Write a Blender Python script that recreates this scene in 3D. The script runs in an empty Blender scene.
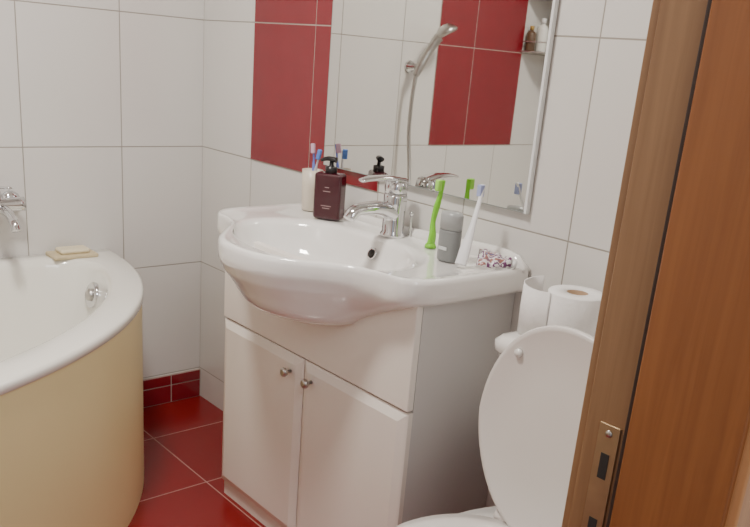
import bpy, bmesh, math, random
from mathutils import Vector, Matrix
random.seed(3)
D=bpy.data; COL=bpy.context.scene.collection
# ---------------- materials
def mat(name,col,rough=.4,metal=0,coat=0,spec=None,trans=0,noise=0,nscale=8,bump=0,bscale=60,emit=None):
    m=D.materials.new(name);m.use_nodes=True;nt=m.node_tree;b=nt.nodes['Principled BSDF']
    b.inputs['Base Color'].default_value=(*col,1);b.inputs['Roughness'].default_value=rough;b.inputs['Metallic'].default_value=metal
    b.inputs['Coat Weight'].default_value=coat;b.inputs['Coat Roughness'].default_value=.05
    b.inputs['Transmission Weight'].default_value=trans
    if spec is not None:b.inputs['Specular IOR Level'].default_value=spec
    tc=nt.nodes.new('ShaderNodeTexCoord')
    if noise:
        n=nt.nodes.new('ShaderNodeTexNoise');n.inputs['Scale'].default_value=nscale;n.inputs['Detail'].default_value=4
        nt.links.new(tc.outputs['Object'],n.inputs['Vector'])
        mx=nt.nodes.new('ShaderNodeMix');mx.data_type='RGBA'
        mx.inputs[6].default_value=(*[c*(1-noise) for c in col],1);mx.inputs[7].default_value=(*[min(1,c*(1+noise)) for c in col],1)
        nt.links.new(n.outputs[0],mx.inputs[0]);nt.links.new(mx.outputs[2],b.inputs['Base Color'])
    if bump:
        n=nt.nodes.new('ShaderNodeTexNoise');n.inputs['Scale'].default_value=bscale
        nt.links.new(tc.outputs['Object'],n.inputs['Vector'])
        bp=nt.nodes.new('ShaderNodeBump');bp.inputs['Strength'].default_value=bump;bp.inputs['Distance'].default_value=.002
        nt.links.new(n.outputs[0],bp.inputs['Height']);nt.links.new(bp.outputs[0],b.inputs['Normal'])
    if emit:
        b.inputs['Emission Color'].default_value=(*emit[0],1);b.inputs['Emission Strength'].default_value=emit[1]
    return m
def tilemat(name,axes,off,bw,bh,c1,c2,grout,mortar=.0018,rough=.16,wav=.25):
    m=D.materials.new(name);m.use_nodes=True;nt=m.node_tree;b=nt.nodes['Principled BSDF'];L=nt.links.new
    g=nt.nodes.new('ShaderNodeNewGeometry');s=nt.nodes.new('ShaderNodeSeparateXYZ');L(g.outputs['Position'],s.inputs[0])
    cb=nt.nodes.new('ShaderNodeCombineXYZ')
    for i,(a,sg) in enumerate(axes):
        mm=nt.nodes.new('ShaderNodeMath');mm.operation='MULTIPLY_ADD';mm.inputs[1].default_value=sg;mm.inputs[2].default_value=-off[i]
        L(s.outputs[a],mm.inputs[0]);L(mm.outputs[0],cb.inputs[i])
    br=nt.nodes.new('ShaderNodeTexBrick');br.offset=0;br.squash=1;L(cb.outputs[0],br.inputs['Vector'])
    br.inputs['Scale'].default_value=1;br.inputs['Mortar Size'].default_value=mortar;br.inputs['Mortar Smooth'].default_value=.3
    br.inputs['Brick Width'].default_value=bw;br.inputs['Row Height'].default_value=bh;br.inputs['Bias'].default_value=0
    br.inputs['Color1'].default_value=(*c1,1);br.inputs['Color2'].default_value=(*c2,1);br.inputs['Mortar'].default_value=(*grout,1)
    L(br.outputs['Color'],b.inputs['Base Color'])
    n=nt.nodes.new('ShaderNodeTexNoise');n.inputs['Scale'].default_value=28;n.inputs['Detail'].default_value=2;L(cb.outputs[0],n.inputs['Vector'])
    mr=nt.nodes.new('ShaderNodeMath');mr.operation='MULTIPLY_ADD';mr.inputs[1].default_value=.5;mr.inputs[2].default_value=rough
    L(br.outputs['Fac'],mr.inputs[0]);L(mr.outputs[0],b.inputs['Roughness'])
    h=nt.nodes.new('ShaderNodeMath');h.operation='MULTIPLY_ADD';h.inputs[1].default_value=-1
    L(br.outputs['Fac'],h.inputs[0]);
    hn=nt.nodes.new('ShaderNodeMath');hn.operation='MULTIPLY';hn.inputs[1].default_value=wav;L(n.outputs[0],hn.inputs[0]);L(hn.outputs[0],h.inputs[2])
    bp=nt.nodes.new('ShaderNodeBump');bp.inputs['Strength'].default_value=.6;bp.inputs['Distance'].default_value=.0015
    L(h.outputs[0],bp.inputs['Height']);L(bp.outputs[0],b.inputs['Normal'])
    return m
W=.30;H=.3939;Z2=.8975;Z1=Z2+H;A0=.2817
zo=Z2-3*H
white=(.70,.68,.65);white2=(.68,.66,.635);gr=(.33,.30,.26)
M_back=tilemat('tile_white_back',[(0,1),(2,1)],(-3,zo),W,H,white,white2,gr)
M_left=tilemat('tile_white_left',[(1,-1),(2,1)],(A0-3,zo),W,H,white,white2,gr)
M_right=tilemat('tile_white_right',[(1,-1),(2,1)],(A0-3,zo),W,H,white,white2,gr)
M_floor=tilemat('tile_red_floor',[(0,1),(1,-1)],(.24-3.4,.30-3.4),.34,.34,(.22,.008,.009),(.20,.007,.008),(.42,.22,.19),mortar=.0022,rough=.24)
M_red=mat('tile_red_glaze',(.215,.007,.015),.18,coat=.4,noise=.12,nscale=14,bump=.25,bscale=40)
M_grout=mat('grout_light',(.42,.34,.30),.8)
M_ceil=mat('ceiling_paint',(.8,.79,.77),.9,bump=.1)
M_cer=mat('ceramic_white',(.85,.83,.80),.08,coat=.9)
M_acr=mat('acrylic_tub',(.85,.83,.76),.15,coat=.6)
M_panel=mat('tub_panel_cream',(.83,.71,.38),.35,noise=.02)
M_cab=mat('cabinet_foil',(.84,.785,.725),.36,noise=.01)
M_side=mat('cabinet_side_shaded',(.60,.58,.565),.45)  # greyer than the door foil: the side's shade is put into the colour
M_dark=mat('dark_gap',(.02,.018,.016),.7)
M_chr=mat('chrome',(.72,.72,.73),.07,1)
M_brush=mat('brushed_metal',(.52,.50,.47),.32,1)
M_mir=mat('mirror_glass',(.78,.78,.75),.015,1)
M_medge=mat('mirror_edge',(.80,.82,.82),.3,.1)
M_medge2=mat('mirror_edge_ground',(.30,.32,.31),.4,.3)
M_plast=mat('toilet_plastic',(.78,.74,.71),.22,coat=.3)
M_paper=mat('tissue_paper',(.86,.84,.83),.9,bump=.4,bscale=120)
M_card=mat('cardboard_core',(.40,.27,.17),.9)
def wood(name,c1,c2,rough=.35):
    m=D.materials.new(name);m.use_nodes=True;nt=m.node_tree;b=nt.nodes['Principled BSDF'];L=nt.links.new
    tc=nt.nodes.new('ShaderNodeTexCoord');mp=nt.nodes.new('ShaderNodeMapping');mp.inputs['Scale'].default_value=(60,60,2.2)
    n=nt.nodes.new('ShaderNodeTexNoise');n.inputs['Scale'].default_value=1.6;n.inputs['Detail'].default_value=6;n.inputs['Distortion'].default_value=.6
    L(tc.outputs['Object'],mp.inputs[0]);L(mp.outputs[0],n.inputs['Vector'])
    r=nt.nodes.new('ShaderNodeValToRGB');r.color_ramp.elements[0].position=.3;r.color_ramp.elements[0].color=(*c1,1);r.color_ramp.elements[1].position=.7;r.color_ramp.elements[1].color=(*c2,1)
    L(n.outputs[0],r.inputs[0]);L(r.outputs[0],b.inputs['Base Color']);b.inputs['Roughness'].default_value=rough
    return m
M_w1=wood('wood_beech_rebate',(.23,.12,.055),(.30,.165,.078))
M_w2=wood('wood_beech_lining',(.22,.073,.020),(.29,.105,.030))
M_w3=wood('wood_casing',(.50,.23,.09),(.58,.29,.12))
M_rub=mat('rubber_seal',(.03,.015,.01),.6)
# ---------------- mesh helpers
def newobj(name,me,parent=None,m=None,smooth=True):
    o=D.objects.new(name,me);COL.objects.link(o)
    if m:
        for x in (m if isinstance(m,list) else [m]):me.materials.append(x)
    if smooth:
        for p in me.polygons:p.use_smooth=True
    if parent:o.parent=parent
    return o
def empty(name,loc=(0,0,0)):
    e=D.objects.new(name,None);e.empty_display_size=.05;COL.objects.link(e);return e
def frombm(name,bm,parent=None,m=None,smooth=True):
    bmesh.ops.recalc_face_normals(bm,faces=bm.faces)
    me=D.meshes.new(name);bm.to_mesh(me);bm.free();return newobj(name,me,parent,m,smooth)
def box(name,x0,x1,y0,y1,z0,z1,m,parent=None,bev=0,seg=3,rot=None,pivot=None):
    bm=bmesh.new();bmesh.ops.create_cube(bm,size=1)
    for v in bm.verts:v.co=Vector(((x0+x1)/2+v.co.x*(x1-x0),(y0+y1)/2+v.co.y*(y1-y0),(z0+z1)/2+v.co.z*(z1-z0)))
    if bev:bmesh.ops.bevel(bm,geom=bm.edges[:],offset=bev,segments=seg,affect='EDGES',profile=.5)
    if rot:
        pv=Vector(pivot or ((x0+x1)/2,(y0+y1)/2,(z0+z1)/2))
        bmesh.ops.transform(bm,matrix=Matrix.Translation(pv)@rot@Matrix.Translation(-pv),verts=bm.verts)
    o=frombm(name,bm,parent,m,smooth=bool(bev))
    if bev:
        md=o.modifiers.new('wn','WEIGHTED_NORMAL');md.keep_sharp=True
    return o
def loft(name,rings,m,parent=None,cap0=True,cap1=True,closed=True,sub=0):
    bm=bmesh.new();vs=[[bm.verts.new(p) for p in r] for r in rings];n=len(rings[0])
    for a,b in zip(vs[:-1],vs[1:]):
        for i in range(n if closed else n-1):
            j=(i+1)%n
            try:bm.faces.new((a[i],a[j],b[j],b[i]))
            except ValueError:pass
    if cap0:bm.faces.new(vs[0])
    if cap1:bm.faces.new(vs[-1])
    o=frombm(name,bm,parent,m)
    if sub:
        s=o.modifiers.new('s','SUBSURF');s.levels=sub;s.render_levels=sub
    return o
def lathe(name,prof,m,parent=None,loc=(0,0,0),axis=None,n=40,sx=1,sy=1):
    q=Matrix.Identity(3)
    if axis is not None:q=Vector((0,0,1)).rotation_difference(Vector(axis)).to_matrix()
    rings=[]
    for r,z in prof:
        rings.append([Vector(loc)+q@Vector((max(r,1e-5)*sx*math.cos(2*math.pi*i/n),max(r,1e-5)*sy*math.sin(2*math.pi*i/n),z)) for i in range(n)])
    return loft(name,rings,m,parent)
def spl(pts,n=10):
    P=[Vector(p) for p in pts];out=[]
    for i in range(len(P)-1):
        p0=P[max(i-1,0)];p1=P[i];p2=P[i+1];p3=P[min(i+2,len(P)-1)]
        for k in range(n):
            t=k/n;out.append(.5*((2*p1)+(-p0+p2)*t+(2*p0-5*p1+4*p2-p3)*t*t+(-p0+3*p1-3*p2+p3)*t**3))
    out.append(P[-1]);return out
def tube(name,pts,rad,m,parent=None,n=16,k=8,flat=1,up=(0,0,1)):
    path=spl(pts,k);N=len(path);rings=[];
    rr=rad if isinstance(rad,(list,tuple)) else [rad]*len(pts)
    for i,p in enumerate(path):
        t=(path[min(i+1,N-1)]-path[max(i-1,0)]).normalized()
        u=Vector(up)
        if abs(t.dot(u))>.95:u=Vector((1,0,0))
        s=t.cross(u).normalized();v=s.cross(t).normalized()
        f=i/(N-1)*(len(rr)-1);a=int(min(f,len(rr)-2));r=rr[a]+(rr[a+1]-rr[a])*(f-a)
        rings.append([p+s*r*math.cos(2*math.pi*j/n)+v*r*flat*math.sin(2*math.pi*j/n) for j in range(n)])
    return loft(name,rings,m,parent)
# ---------------- room shell
XR=2.0;YF=-1.80;ZC=2.45;T=.18
box('floor',-T,XR+1.6,YF-T,T,-.1,0,M_floor)
box('ceiling',-T,XR+1.6,YF-T,T,ZC,ZC+.1,M_ceil)
box('wall_back',-T,XR+T,0,T,0,ZC,M_back)
box('wall_left',-T,0,YF,0,0,ZC,M_left)
M_front=tilemat('tile_white_front',[(0,1),(2,1)],(-3,zo),W,H,white,white2,gr)
box('wall_front',-T,XR+T,YF-T,YF,0,ZC,M_front)
JY=-.613;JL=-1.55
wr=empty('wall_right')
box('section_1',XR,XR+T,JY+.03,0,0,ZC,M_right,wr)
box('section_2',XR,XR+T,YF,JL-.03,0,ZC,M_right,wr)
box('section_3',XR,XR+T,JL-.03,JY+.03,2.08,ZC,M_right,wr)
def redtiles(name,axis,cells,z_rows,t=.004,g=.0016):
    e=empty(name);k=0
    for (u0,u1) in cells:
        for (z0,z1) in z_rows:
            k+=1
            if axis=='y':box('tile_%d'%k,u0+g,u1-g,-t,-.0005,z0+g,z1-g,M_red,e,bev=.0008,seg=1)
            else:box('tile_%d'%k,.0005,t,-u1+g,-u0-g,z0+g,z1-g,M_red,e,bev=.0008,seg=1)
    u0=min(c[0] for c in cells);u1=max(c[1] for c in cells);z0=min(c[0] for c in z_rows);z1=max(c[1] for c in z_rows)
    if axis=='y':box('grout',u0,u1,-t+.0012,-.0002,z0,z1,M_grout,e)
    else:box('grout',.0002,t-.0012,-u1,-u0,z0,z1,M_grout,e)
    return e
redtiles('trim_1','y',[(W,2*W),(2*W,3*W)],[(Z2,Z1),(Z1,Z1+H),(Z1+H,Z1+2*H)])
redtiles('trim_2','x',[(1.07,1.28),(1.28,1.585)],[(Z2,Z1),(Z1,Z1+H),(Z1+H,Z1+2*H)])
e=empty('baseboard_left')
for k,(a,b) in enumerate([(.004,.115),(.119,.40)]):
    box('tile_%d'%k,.0005,.009,-b,-a,.002,.064,M_red,e,bev=.001,seg=1);box('tile_u%d'%k,.0005,.009,-b,-a,.068,.102,M_red,e,bev=.001,seg=1)
box('grout',.0002,.007,-.40,-.001,0,.105,M_grout,e)
# ---------------- mirror
mi=empty('wall_mirror')
mx0,mx1,mz0,mz1=.681,1.386,.937,1.90
box('glass',mx0,mx1,-.012,-.003,mz0,mz1,M_mir,mi)
box('edge_right',mx1,mx1+.007,-.014,-.002,mz0-.003,mz1,M_medge,mi,bev=.001)
box('edge_left',mx0-.0015,mx0,-.0125,-.002,mz0-.002,mz1,M_medge2,mi,bev=.0005)
box('edge_bottom',mx0-.0015,mx1+.003,-.0125,-.002,mz0-.002,mz0,M_medge2,mi,bev=.0005)
# ---------------- vanity cabinet
cb=empty('bathroom_vanity_cabinet')
cx0,cx1,cd,ct=.657,1.385,.300,.768
xm=(cx0+cx1)/2
box('side_left',cx0,cx0+.018,-cd+.018,-.003,0,ct,M_side,cb)
box('side_right',cx1-.018,cx1,-cd+.018,-.003,0,ct,M_side,cb)
box('bottom',cx0+.018,cx1-.018,-cd+.02,-.003,.045,.063,M_side,cb)
box('back',cx0+.018,cx1-.018,-.012,-.003,.063,ct,M_side,cb)
box('plinth',cx0+.004,cx1-.004,-cd+.012,-cd+.028,0,.045,M_cab,cb)
box('gap_shade_sheet',cx0+.018,cx1-.018,-cd+.02,-cd+.03,.045,.60,M_dark,cb)  # near-black sheet behind the doors, painting the shade in their gaps
box('front_panel',cx0,cx1,-cd,-cd+.018,.537,ct,M_cab,cb,bev=.003)
def door(name,x0,x1,z0,z1):
    def r(i,y):return [Vector((x0+i,y,z0+i)),Vector((x1-i,y,z0+i)),Vector((x1-i,y,z1-i)),Vector((x0+i,y,z1-i))]
    o=loft(name,[r(0,-cd+.018),r(0,-cd+.006),r(.004,-cd+.003),r(.022,-cd-.004)],M_cab,cb)
    for p in o.data.polygons:p.use_smooth=False
door('door_left',cx0,xm-.0015,.047,.532)
door('door_right',xm+.0015,cx1,.047,.532)
for s in(-1,1):
    lathe('knob_%d'%(s+2),[(.0045,0),(.0045,.012),(.010,.016),(.012,.021),(.010,.026),(.004,.028)],M_brush,cb,(xm+s*.042,-cd-.003,.491),(0,-1,0),24)
# ---------------- washbasin
wb=empty('washbasin')
c=Vector((1.02,-.27,0));CT=.82
half=[(0,-.498),(.06,-.492),(.115,-.468),(.16,-.430),(.20,-.392),(.24,-.362),(.29,-.345),(.345,-.335),(.378,-.305),(.392,-.25),(.396,-.12),(.396,-.03),(.38,-.004),(.2,-.003),(0,-.003)]
hp=spl([(a,b,0) for a,b in half],6)
right=[Vector((c.x+p.x,p.y,0)) for p in hp];left=[Vector((c.x-p.x,p.y,0)) for p in hp[1:-1]][::-1]
OUT=right+left
def ell(a,b,p,z,cy=c.y):
    th=math.atan2((p.y-cy)/b,(p.x-c.x)/a);return Vector((c.x+a*math.cos(th),cy+b*math.sin(th),z))
def inset(p,d,z):
    v=(p-c);v.z=0;q=p-v.normalized()*d;return Vector((q.x,min(q.y,-.003),z))
def lp(a,b,t,z):return Vector((a.x+(b.x-a.x)*t,a.y+(b.y-a.y)*t,z))
bigA,bigB=.195,.172
ia,ib=.262,.170;icy=-.268
R=[]
for s,z in((.12,.648),(.5,.652),(.75,.660),(.90,.673),(1.0,.688)):R.append([ell(bigA*s,bigB*s,p,z) for p in OUT])
for t,z in((.18,.706),(.36,.722),(.54,.736),(.72,.749),(.86,.760)):R.append([lp(ell(bigA,bigB,p,0),p,t,z) for p in OUT])
R.append([inset(p,.006,.7695) for p in OUT])
R.append([inset(p,.001,.777) for p in OUT])
R.append([Vector((p.x,p.y,.790)) for p in OUT])
R.append([inset(p,.0,.810) for p in OUT])
R.append([inset(p,.003,.819) for p in OUT])
R.append([inset(p,.009,.823) for p in OUT])
R.append([inset(p,.017,.820) for p in OUT])
R.append([lp(inset(p,.018,0),ell(ia,ib,p,0,icy),.35,.8165) for p in OUT])
R.append([lp(inset(p,.018,0),ell(ia,ib,p,0,icy),.8,.816) for p in OUT])
for s,z in((1,.813),(.97,.802),(.93,.78),(.84,.745),(.7,.718),(.45,.700),(.2,.694),(.07,.692)):R.append([ell(ia*s,ib*s,p,z,icy) for p in OUT])
loft('bowl',R,M_cer,wb)
us=[]
for k in range(33):
    t=k/32;x=.634+t*.782;hgt=.018+.022*max(0,(t-.5)/.5)**1.1
    hgt*=math.sqrt(max(0,1-((t-.5)/.5)**10)+.03)
    us.append([Vector((x,-.015+.0135*math.cos(a),.818+max(-.01,hgt*math.sin(a)))) for a in [2*math.pi*j/16 for j in range(16)]])
loft('upstand',us,M_cer,wb)
lathe('drain',[(.0,0),(.024,0),(.026,.002),(.020,.004),(.0,.003)],M_chr,wb,(c.x,icy,.6935))
ax=Vector((0,-.8,.35))
lathe('overflow_ring',[(.014,0),(.016,.002),(.013,.005),(.010,.003)],M_chr,wb,(c.x+.01,-.117,.775),ax,24)
lathe('overflow_hole',[(.0,.001),(.0105,.001),(.0105,.0045),(0,.0045)],M_dark,wb,(c.x+.01,-.117,.775),ax,24)
# ---------------- basin tap
tp=empty('basin_mixer_tap')
tx,ty=1.035,-.062
lathe('base',[(.0,0),(.031,0),(.031,.006),(.027,.012),(.0265,.05),(.028,.075),(.029,.095),(.027,.103),(0,.104)],M_chr,tp,(tx,ty,.8168),n=36)
tube('spout',[(tx,ty-.008,.872),(tx,ty-.045,.886),(tx,ty-.09,.888),(tx,ty-.125,.883),(tx,ty-.140,.866)],[.026,.023,.020,.018,.0165],M_chr,tp,flat=.75,n=24)
lathe('cartridge',[(.0,.0),(.0275,0),(.0285,.012),(.026,.026),(.016,.035),(0,.037)],M_chr,tp,(tx,ty,.921),n=36)
tube('lever',[(tx+.006,ty+.018,.950),(tx,ty-.03,.957),(tx-.004,ty-.075,.957),(tx-.006,ty-.105,.953)],[.020,.020,.017,.012],M_chr,tp,flat=.36,n=20)
tube('rod',[(tx+.03,ty+.03,.818),(tx+.03,ty+.03,.87)],.003,M_chr,tp,n=8)
lathe('rod_knob',[(0,0),(.006,.001),(.006,.008),(0,.01)],M_chr,tp,(tx+.03,ty+.03,.87),n=12)
# ---------------- small things on the basin
Zt=.8185
cup=empty('toothbrush_cup');cxx,cyy=.70,-.062
lathe('cup',[(0,0),(.023,0),(.025,.003),(.027,.06),(.028,.108),(.0255,.108),(.024,.06),(.022,.006),(0,.006)],mat('cup_cream',(.66,.59,.49),.35),cup,(cxx,cyy,Zt),n=32)
def brush(par,n,p0,p1,col,head=(.85,.86,.9),r=.0045):
    p0=Vector(p0);p1=Vector(p1);d=(p1-p0);m=mat('brush_%s_%d'%(par.name,n),col,.3)
    pts=[p0+d*t for t in(0,.15,.4,.6,.75,.85,1)]
    tube('handle_%d'%n,pts,[r*.9,r*1.3,r*1.1,r*1.2,r*.6,r*.7,r*.9],m,par,n=10,k=4,flat=.7)
    h=p0+d*.93;ax=d.normalized();side=Vector((.6,-.8,0));side=(side-ax*side.dot(ax)).normalized()
    q=Matrix((ax.cross(side),side,ax)).transposed().to_4x4()
    box('bristles_%d'%n,h.x-.005,h.x+.005,h.y-.001,h.y+.013,h.z-.013,h.z+.013,mat('bristle_%s_%d'%(par.name,n),head,.7),par,bev=.002,rot=q,pivot=h)
brush(cup,1,(.708,-.058,Zt+.01),(.682,-.05,Zt+.172),(.15,.2,.6),(.55,.35,.45))
brush(cup,2,(.688,-.070,Zt+.01),(.714,-.05,Zt+.160),(.6,.6,.65),(.1,.22,.6))
sd=empty('soap_dispenser');M_sd=mat('bottle_maroon',(.05,.005,.011),.22,coat=.3);M_blk=mat('pump_black',(.012,.010,.011),.3)
sx,sy=.818,-.092
rz=Matrix.Rotation(math.radians(30),4,'Z')
box('bottle',sx-.037,sx+.037,sy-.022,sy+.022,Zt,Zt+.118,M_sd,sd,bev=.008,seg=4,rot=rz)
for k,(a,b,zz) in enumerate([(-.010,.010,.072),(-.006,.006,.082),(-.014,.014,.035),(-.010,.010,.029)]):
    box('print_%d'%k,sx+a,sx+b,sy-.0226,sy-.0215,Zt+zz,Zt+zz+.0018,mat('print_%d'%k,(.35,.24,.24),.5),sd,rot=rz,pivot=(sx,sy,Zt))
lathe('collar',[(0,0),(.015,0),(.015,.016),(.006,.018),(.005,.030),(0,.030)],M_blk,sd,(sx,sy,Zt+.117),n=24)
tube('pump_spout',[(sx+.012,sy+.006,Zt+.151),(sx-.008,sy-.005,Zt+.153),(sx-.024,sy-.015,Zt+.147)],[.010,.0085,.005],M_blk,sd,n=12,flat=.7)
gt=empty('green_toothbrush');M_g=mat('green_plastic',(.22,.62,.03),.3)
gx,gy=1.172,-.066
tube('handle',[(gx,gy,Zt+.002),(gx+.003,gy,Zt+.03),(gx-.003,gy+.004,Zt+.06),(gx+.002,gy+.006,Zt+.095),(gx+.006,gy+.01,Zt+.125),(gx+.008,gy+.012,Zt+.155)],[.012,.010,.007,.009,.006,.0065],M_g,gt,n=14,flat=.7)
lathe('foot',[(0,0),(.014,0),(.013,.006),(.008,.012),(0,.013)],M_g,gt,(gx,gy,Zt),n=20)
box('bristles',gx,gx+.012,gy-.006,gy+.008,Zt+.131,Zt+.156,mat('green_bristle',(.35,.75,.1),.6),gt,bev=.003)
de=empty('deodorant_stick');dx,dy=1.280,-.118
lathe('body',[(0,0),(.026,0),(.0275,.003),(.0275,.065),(.0270,.067),(0,.067)],mat('deo_grey',(.22,.23,.23),.35),de,(dx,dy,Zt),n=32,sy=.75)
lathe('cap',[(0,0),(.0275,0),(.0275,.030),(.024,.037),(0,.039)],mat('deo_cap',(.34,.35,.35),.3),de,(dx,dy,Zt+.0685),n=32,sy=.75)
box('label',dx-.011,dx+.013,dy-.0217,dy-.0205,Zt+.025,Zt+.032,mat('deo_label',(.6,.62,.62),.5),de)
wt=empty('white_toothbrush')
tube('handle',[(1.340,-.141,Zt+.006),(1.338,-.130,Zt+.035),(1.329,-.105,Zt+.085),(1.318,-.080,Zt+.135),(1.312,-.068,Zt+.167)],[.014,.013,.007,.0045,.0058],mat('white_plastic',(.8,.8,.82),.3),wt,n=14,flat=.6)
box('bristles',1.306,1.318,-.080,-.067,Zt+.142,Zt+.167,mat('bristle_lilac',(.35,.40,.65),.7),wt,bev=.002)
tt=empty('toothpaste_tube')
mt=D.materials.new('tube_print');mt.use_nodes=True;nt=mt.node_tree;b=nt.nodes['Principled BSDF'];b.inputs['Roughness'].default_value=.3
tc=nt.nodes.new('ShaderNodeTexCoord');wv=nt.nodes.new('ShaderNodeTexNoise');wv.inputs['Scale'].default_value=45
cr=nt.nodes.new('ShaderNodeValToRGB');cr.color_ramp.interpolation='CONSTANT'
el=cr.color_ramp.elements;el[0].color=(.72,.70,.70,1);el[1].position=.43;el[1].color=(.14,.04,.12,1);x=el.new(.50);x.color=(.66,.62,.64,1);x=el.new(.56);x.color=(.30,.12,.10,1);x=el.new(.62);x.color=(.10,.08,.20,1)
nt.links.new(tc.outputs['Object'],wv.inputs[0]);nt.links.new(wv.outputs[0],cr.inputs[0]);nt.links.new(cr.outputs[0],b.inputs['Base Color'])
rings=[];A=Vector((1.398,-.070,Zt+.014));B=Vector((1.340,-.082,Zt+.024));B=Vector((1.348,-.100,Zt+.026));dirv=(B-A).normalized();wv_=Vector((-.62,.50,.55));wv_=(wv_-dirv*wv_.dot(dirv)).normalized();uv=wv_.cross(dirv).normalized()
A=Vector((1.402,-.052,Zt+.014));B=Vector((1.350,-.100,Zt+.023));dirv=(B-A).normalized();wv_=Vector((-.60,.60,.50));wv_=(wv_-dirv*wv_.dot(dirv)).normalized();uv=wv_.cross(dirv).normalized()
if uv.z<0:uv=-uv
for k in range(21):
    t=k/20;wd=.010+.016*min(1,t*1.6)+.0012*math.sin(k*2);hh=.010*(1-t)**1.2+.002+.0012*abs(math.sin(k*1.7));p=A.lerp(B,t)+uv*.002*math.sin(k*.9)
    rings.append([p+wv_*wd*math.cos(2*math.pi*j/16)+uv*hh*math.sin(2*math.pi*j/16) for j in range(16)])
loft('tube',rings,mt,tt)
lathe('tube_cap',[(0,0),(.009,0),(.008,.012),(0,.013)],mat('tube_cap_white',(.8,.8,.8),.3),tt,A,-dirv,20)
# ---------------- bathtub
bt=empty('corner_bathtub')
TZ=.58;ta,tb,tn=1.115,1.462,2.2;oy=YF
c2=Vector((.45,oy+.66,0))
def outer(x0=.003):
    pts=[]
    N=64
    for i in range(N+1):
        th=math.pi/2*i/N;pts.append(Vector((max(x0,ta*math.cos(th)**(2/tn)),oy+.003+(tb)*math.sin(th)**(2/tn),0)))
    for i in range(1,24):pts.append(Vector((x0,oy+.003+tb*(1-i/24),0)))
    for i in range(0,20):pts.append(Vector((x0+(ta-x0)*i/20,oy+.003,0)))
    return pts
OT=outer()
n=len(OT)
rad=[(p-c2).length for p in OT];angs=[math.atan2(p.y-c2.y,p.x-c2.x) for p in OT]
inr=[]
for i in range(n):
    s=0;wsum=0
    for k in range(-7,8):
        w_=1-abs(k)/8;s+=rad[(i+k)%n]*w_;wsum+=w_
    inr.append(min(s/wsum,.95)-.100)
def tin(f,z,d=0):return [Vector((c2.x+(inr[i]-d)*f*math.cos(angs[i]),c2.y+(inr[i]-d)*f*math.sin(angs[i]),z)) for i in range(n)]
def tout(d,z):
    r=[]
    for i,p in enumerate(OT):
        v=(p-c2).normalized();q=p-v*d;r.append(Vector((q.x,q.y,z)))
    return r
rings=[tout(.006,TZ-.026),tout(0,TZ-.023),tout(0,TZ-.009),tout(.003,TZ-.003),tout(.010,TZ),
 [a.lerp(b_,.5) for a,b_ in zip(tout(.014,TZ),tin(1,TZ))],tin(1,TZ,-.01),tin(1,TZ-.004),tin(1,TZ-.02,.010),tin(.95,TZ-.15,.010),tin(.89,TZ-.30,.012),tin(.80,TZ-.39,.012),tin(.6,TZ-.425),tin(.2,TZ-.43)]
loft('shell',rings,M_acr,bt,cap0=False)
loft('apron_panel',[tout(.005,0),tout(.005,TZ-.022)],M_panel,bt,cap0=False,cap1=False)
best=min(range(n),key=lambda i:abs(angs[i]-math.radians(110)))
pa=tin(1,TZ-.02,.010)[best];pb=tin(.95,TZ-.15,.010)[best]
op=pa.lerp(pb,.5)
tg=(tin(1,TZ-.02,.010)[best+1]-tin(1,TZ-.02,.010)[best-1]).normalized();sl=(pb-pa).normalized()
od=tg.cross(sl).normalized()
if od.dot(c2-pa)<0:od=-od
lathe('overflow',[(0,-.01),(.038,-.01),(.039,.008),(.033,.013),(.024,.009),(0,.009)],M_chr,bt,op+od*.003,od,32)
lathe('overflow_knob',[(0,0),(.018,0),(.018,.018),(.012,.022),(0,.022)],M_brush,bt,op+od*.003,od,24)
so=empty('soap_dish');M_sc=mat('soap_dish_beige',(.60,.50,.31),.45)
box('dish',.018,.098,-.540,-.405,TZ-.001,TZ+.012,M_sc,so,bev=.005)
box('soap_bar',.030,.085,-.515,-.425,TZ+.0115,TZ+.026,mat('soap_bar',(.76,.67,.47),.5),so,bev=.007,seg=4)
tt2=empty('bath_shower_mixer')
bx,by,bz=.055,-.690,.745
tube('body',[(bx,by-.085,bz),(bx,by+.085,bz)],.020,M_chr,tt2,n=24)
for s in(-1,1):
    tube('wall_leg_%d'%(s+2),[(.001,by+s*.065,bz),(bx,by+s*.065,bz)],.013,M_chr,tt2)
    lathe('rose_%d'%(s+2),[(0,0),(.030,0),(.026,.01),(.015,.016),(0,.016)],M_chr,tt2,(.001,by+s*.065,bz),(1,0,0))
tube('spout',[(bx,by+.02,bz-.01),(bx+.06,by+.02,bz-.012),(bx+.11,by+.02,bz-.03),(bx+.125,by+.02,bz-.05)],[.016,.014,.013,.013],M_chr,tt2)
lathe('cartridge',[(0,0),(.023,0),(.024,.02),(.018,.03),(0,.032)],M_chr,tt2,(bx,by,bz+.016))
tube('lever',[(bx,by,bz+.043),(bx+.04,by+.01,bz+.056),(bx+.09,by+.02,bz+.062)],[.012,.011,.008],M_chr,tt2,flat=.4)
hs=empty('hand_shower')
lathe('bracket_rose',[(0,0),(.024,0),(.022,.008),(.012,.012),(.012,.05),(0,.05)],M_chr,hs,(.001,-.925,1.20),(1,0,0))
tube('handle',[(.062,-.908,1.17),(.066,-.925,1.21),(.075,-.955,1.265),(.088,-.985,1.315)],[.012,.016,.015,.020],M_brush,hs)
hd=Vector((.35,-.35,-.85)).normalized()
lathe('head',[(0,-.026),(.022,-.023),(.042,-.004),(.047,.006),(.042,.014),(0,.014)],M_brush,hs,(.098,-1.01,1.338),hd,32)
tube('hose',[(.062,-.908,1.17),(.06,-.90,1.08),(.06,-.90,.95),(.08,-.90,.82),(.11,-.88,.70),(.11,-.83,.64),(.085,-.76,.66),(.055,-.735,.725)],.0075,M_brush,hs,n=10,k=12)
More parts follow.
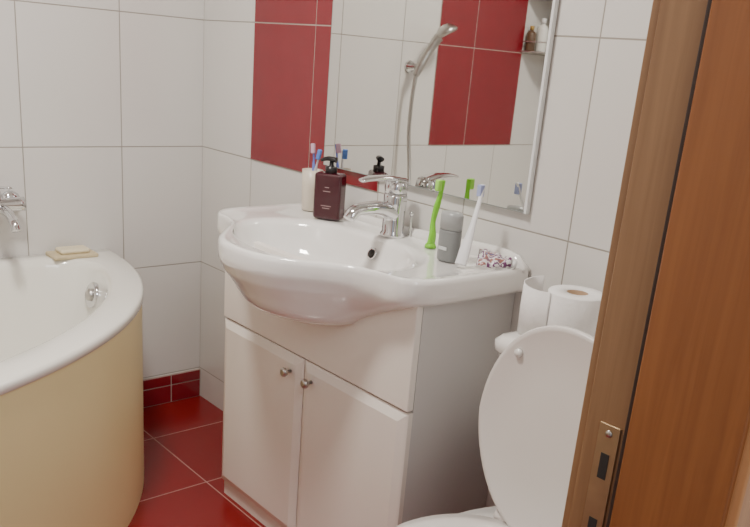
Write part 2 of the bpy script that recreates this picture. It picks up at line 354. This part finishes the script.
cs=empty('corner_shelf')
SR=.225
for k,z in enumerate((1.30,1.52)):
    tube('wire_front_%d'%k,[(.004,YF+SR,z),(.11,YF+SR-.035,z),(SR-.035,YF+.11,z),(SR,YF+.004,z)],.003,M_chr,cs,n=8)
    tube('wire_top_%d'%k,[(.004,YF+SR,z+.04),(.11,YF+SR-.035,z+.04),(SR-.035,YF+.11,z+.04),(SR,YF+.004,z+.04)],.003,M_chr,cs,n=8)
    bm=bmesh.new();vs=[bm.verts.new(p) for p in[(.003,YF+.003,z),(SR,YF+.003,z),(SR-.035,YF+.11,z),(.11,YF+SR-.035,z),(.003,YF+SR,z)]]
    f=bm.faces.new(vs);r=bmesh.ops.extrude_face_region(bm,geom=[f]);bmesh.ops.translate(bm,vec=(0,0,-.004),verts=[v for v in r['geom'] if isinstance(v,bmesh.types.BMVert)])
    frombm('plate_%d'%k,bm,cs,M_brush,False)
def bottle(name,x,y,z,r,h,col,capc):
    e=empty(name)
    lathe('body',[(0,0),(r*.95,0),(r,.004),(r,h*.68),(r*.8,h*.76),(r*.4,h*.8),(r*.4,h*.83),(0,h*.83)],mat(name+'_m',col,.3),e,(x,y,z+.001),n=24)
    lathe('cap',[(0,0),(r*.45,0),(r*.45,h*.16),(0,h*.17)],mat(name+'_c',capc,.35),e,(x,y,z+.001+h*.83),n=20)
bottle('lotion_bottle',.026,YF+.195,1.30,.021,.105,(.12,.07,.04),(.4,.25,.06))
bottle('shampoo_bottle',.050,YF+.150,1.30,.023,.14,(.80,.79,.74),(.75,.75,.75))
bottle('conditioner_bottle',.04,YF+.06,1.30,.025,.16,(.5,.45,.3),(.7,.7,.65))
bottle('shower_gel_bottle',.05,YF+.16,1.52,.026,.16,(.7,.7,.72),(.7,.7,.7))
# ---------------- toilet
to=empty('toilet')
X0=1.697;HY=-.235;SZ=.382;dz=SZ-.405
def egg(w,y0,y1,z,n=48,sq=2.3):
    cy=(y0+y1)/2;l=abs(y1-y0)/2;r=[]
    for i in range(n):
        th=2*math.pi*i/n;cc,ss=math.cos(th),math.sin(th)
        u=w*math.copysign(abs(cc)**(2/sq),cc);v=l*math.copysign(abs(ss)**(2/2.05),ss)
        f=1-.10*(-ss)
        r.append(Vector((X0+u*(f if ss<0 else 1),cy+v,z)))
    return r
rings=[egg(.11,-.10,-.50,0),egg(.105,-.10,-.48,.06),egg(.10,-.09,-.47,.16),egg(.135,-.08,-.54,.26),egg(.167,-.08,-.60,.33),egg(.172,-.08,-.61,.385+dz),egg(.166,-.08,-.603,.392+dz),
 egg(.135,-.26,-.57,.392+dz),egg(.125,-.27,-.56,.36+dz),egg(.09,-.30,-.50,.24),egg(.04,-.34,-.44,.19)]
loft('bowl',rings,M_cer,to)
rings=[egg(.172,-.235,-.612,.394+dz),egg(.177,-.23,-.617,.402+dz),egg(.173,-.235,-.612,.412+dz),egg(.148,-.27,-.59,.416+dz),egg(.118,-.30,-.56,.408+dz),egg(.115,-.305,-.555,.394+dz)]
rings.append(rings[0]);loft('seat',rings,M_plast,to,False,False)
def lidring(s,off,w=.177,L=.423):
    r=[];n=56
    tilt=math.radians(5);
    for i in range(n):
        th=2*math.pi*i/n;cc,ss=math.cos(th),math.sin(th)
        u=w*s*math.copysign(abs(cc)**(2/2.15),cc);v=L/2+(L/2)*s*math.copysign(abs(ss)**(2/2.1),ss)
        u*=1-.15*max(0,-(v-L/2)/(L/2))
        up=Vector((0,math.sin(tilt),math.cos(tilt)));nr=Vector((0,-math.cos(tilt),math.sin(tilt)))
        r.append(Vector((X0+u,HY-.012,SZ-.005))+up*v+nr*off)
    return r
loft('lid',[lidring(.9,-.012),lidring(.97,-.010),lidring(1,-.004),lidring(1,.006),lidring(.985,.010),lidring(.95,.007),lidring(.5,.004)],M_plast,to)
for s in(-1,1):
    lathe('bumper_%d'%(s+2),[(0,0),(.009,0),(.008,.006),(0,.007)],M_cer,to,(X0+s*.108,HY+.011,SZ+.340),(0,-1,.1),20)
    tube('hinge_%d'%(s+2),[(X0+s*.075-.02,HY-.003,SZ+.008),(X0+s*.075+.02,HY-.003,SZ+.008)],.011,M_plast,to,n=14)
def rrect(x0,x1,y0,y1,z,r=.03,n=8):
    o=[]
    for (cx_,cy_,a0) in((x1-r,y1-r,0),(x0+r,y1-r,90),(x0+r,y0+r,180),(x1-r,y0+r,270)):
        for k in range(n+1):
            a=math.radians(a0+90*k/n);o.append(Vector((cx_+r*math.cos(a),cy_+r*math.sin(a),z)))
    return o
tx0,tx1=1.492,1.90
loft('cistern',[rrect(tx0+.03,tx1-.03,-.165,-.008,.365),rrect(tx0+.012,tx1-.012,-.18,-.006,.42),rrect(tx0+.004,tx1-.004,-.188,-.005,.69)],M_cer,to)
loft('cistern_lid',[rrect(tx0+.002,tx1-.002,-.190,-.005,.69),rrect(tx0-.003,tx1+.003,-.196,-.004,.697),rrect(tx0-.003,tx1+.003,-.196,-.004,.715),rrect(tx0+.006,tx1-.006,-.188,-.008,.724),rrect(tx0+.02,tx1-.02,-.17,-.02,.727)],M_cer,to)
def roll(name,x,y,z,r,h):
    e=empty(name)
    lathe('paper',[(.021,0),(r-.002,0),(r,.002),(r,h-.002),(r-.002,h),(.021,h),(.021,0)],M_paper,e,(x,y,z),n=48)
    lathe('core',[(.0205,.001),(.021,.001),(.021,h-.001),(.0195,h-.001),(.0195,.001)],M_card,e,(x,y,z),n=32)
    return e
e=roll('toilet_paper_roll',1.610,-.10,.7275,.055,.103)
sh=[]
for z,k in((.729,0),(.78,.004),(.829,.0)):
    pts=spl([(1.588,-.153,z),(1.560,-.160-k,z),(1.525,-.150-k,z),(1.497,-.120,z),(1.487,-.080,z),(1.490,-.05,z)],6)
    sh.append(pts)
o=loft('sheet',sh,M_paper,e,False,False,closed=False);s=o.modifiers.new('s','SOLIDIFY');s.thickness=.002
# ---------------- door frame
df=empty('door_frame')
box('rebate_jamb',XR-.002,XR+.056,JY,JY+.03,0,2.08,M_w1,df,bev=.002)
box('seal_jamb',XR+.054,XR+.061,JY-.010,JY+.01,0,2.06,M_rub,df,bev=.002)
box('lining_jamb',XR+.060,XR+T+.005,JY-.014,JY+.03,0,2.07,M_w2,df,bev=.003)
box('casing_jamb',XR+T,XR+T+.016,JY-.008,JY+.075,0,2.14,M_w3,df,bev=.003)
box('casing_room',XR-.014,XR,JY+.004,JY+.07,0,2.12,M_w1,df,bev=.003)
box('lining_hinge_side',XR-.002,XR+T+.005,JL-.03,JL,0,2.08,M_w2,df,bev=.003)
box('casing_hinge_side',XR+T,XR+T+.016,JL-.075,JL+.008,0,2.14,M_w3,df,bev=.003)
box('lining_head',XR-.002,XR+T+.005,JL,JY,2.05,2.08,M_w2,df,bev=.003)
box('casing_head',XR+T,XR+T+.016,JL-.0,JY,2.058,2.14,M_w3,df,bev=.003)
M_sp=mat('strike_plate_brass',(.40,.28,.16),.38,.8,noise=.25,nscale=40)
box('strike_plate',XR+.018,XR+.046,JY-.0025,JY+.001,.640,.846,M_sp,df,bev=.001)
box('latch_hole',XR+.027,XR+.038,JY-.0032,JY,.778,.810,M_dark,df)
box('bolt_hole',XR+.027,XR+.038,JY-.0032,JY,.675,.725,M_dark,df)
for z in(.650,.835):lathe('screw_%d'%int(z*1000),[(0,0),(.005,0),(.004,.0018),(0,.0018)],M_brush,df,(XR+.032,JY-.002,z),(0,-1,0),16)
# ---------------- lamps
lf=empty('ceiling_lamp')
lathe('base',[(0,0),(.13,0),(.13,-.02),(0,-.02)],M_chr,lf,(1.05,-.95,ZC-.001),n=40)
lathe('shade',[(.0,-.10),(.06,-.095),(.11,-.07),(.13,-.03),(.125,-.021),(0,-.021)],mat('opal_glass',(.9,.9,.88),.4,emit=((1,.95,.88),8)),lf,(1.05,-.95,ZC),n=40)
def area(name,loc,size,power,col,tgt):
    l=D.lights.new(name,'AREA');l.size=size;l.energy=power;l.color=col
    o=D.objects.new(name,l);COL.objects.link(o);o.location=loc
    o.rotation_euler=(Vector(tgt)-Vector(loc)).to_track_quat('-Z','Y').to_euler();return o
area('ceiling_light',(1.05,-.95,ZC-.14),.25,32,(1,.95,.875),(1.0,-.9,0))
area('hall_fill',(3.1,-1.1,2.2),.8,19,(.92,.95,1),(1.2,-.6,.6))  # added fill through the doorway to lift the cabinet front, no fixture
w=D.worlds.new('world');bpy.context.scene.world=w;w.use_nodes=True
w.node_tree.nodes['Background'].inputs[0].default_value=(.92,.95,1,1);w.node_tree.nodes['Background'].inputs[1].default_value=.45
# ---------------- camera
yaw,pitch,rollr=[math.radians(v) for v in(42.0256,18.6846,4.8050)]
F=Vector((-math.cos(yaw)*math.cos(pitch),math.sin(yaw)*math.cos(pitch),-math.sin(pitch)))
Rv=F.cross(Vector((0,0,1))).normalized();U=Rv.cross(F)
cc,ss=math.cos(rollr),math.sin(rollr);Rv,U=cc*Rv+ss*U,-ss*Rv+cc*U
cam=D.cameras.new('camera');co=D.objects.new('camera',cam);COL.objects.link(co)
Mx=Matrix((Rv,U,-F)).transposed().to_4x4();Mx.translation=Vector((2.4942,-1.4052,1.2228));co.matrix_world=Mx
cam.lens=826.23*36/750;cam.sensor_width=36;cam.shift_y=.0990;cam.clip_start=.02
bpy.context.scene.camera=co
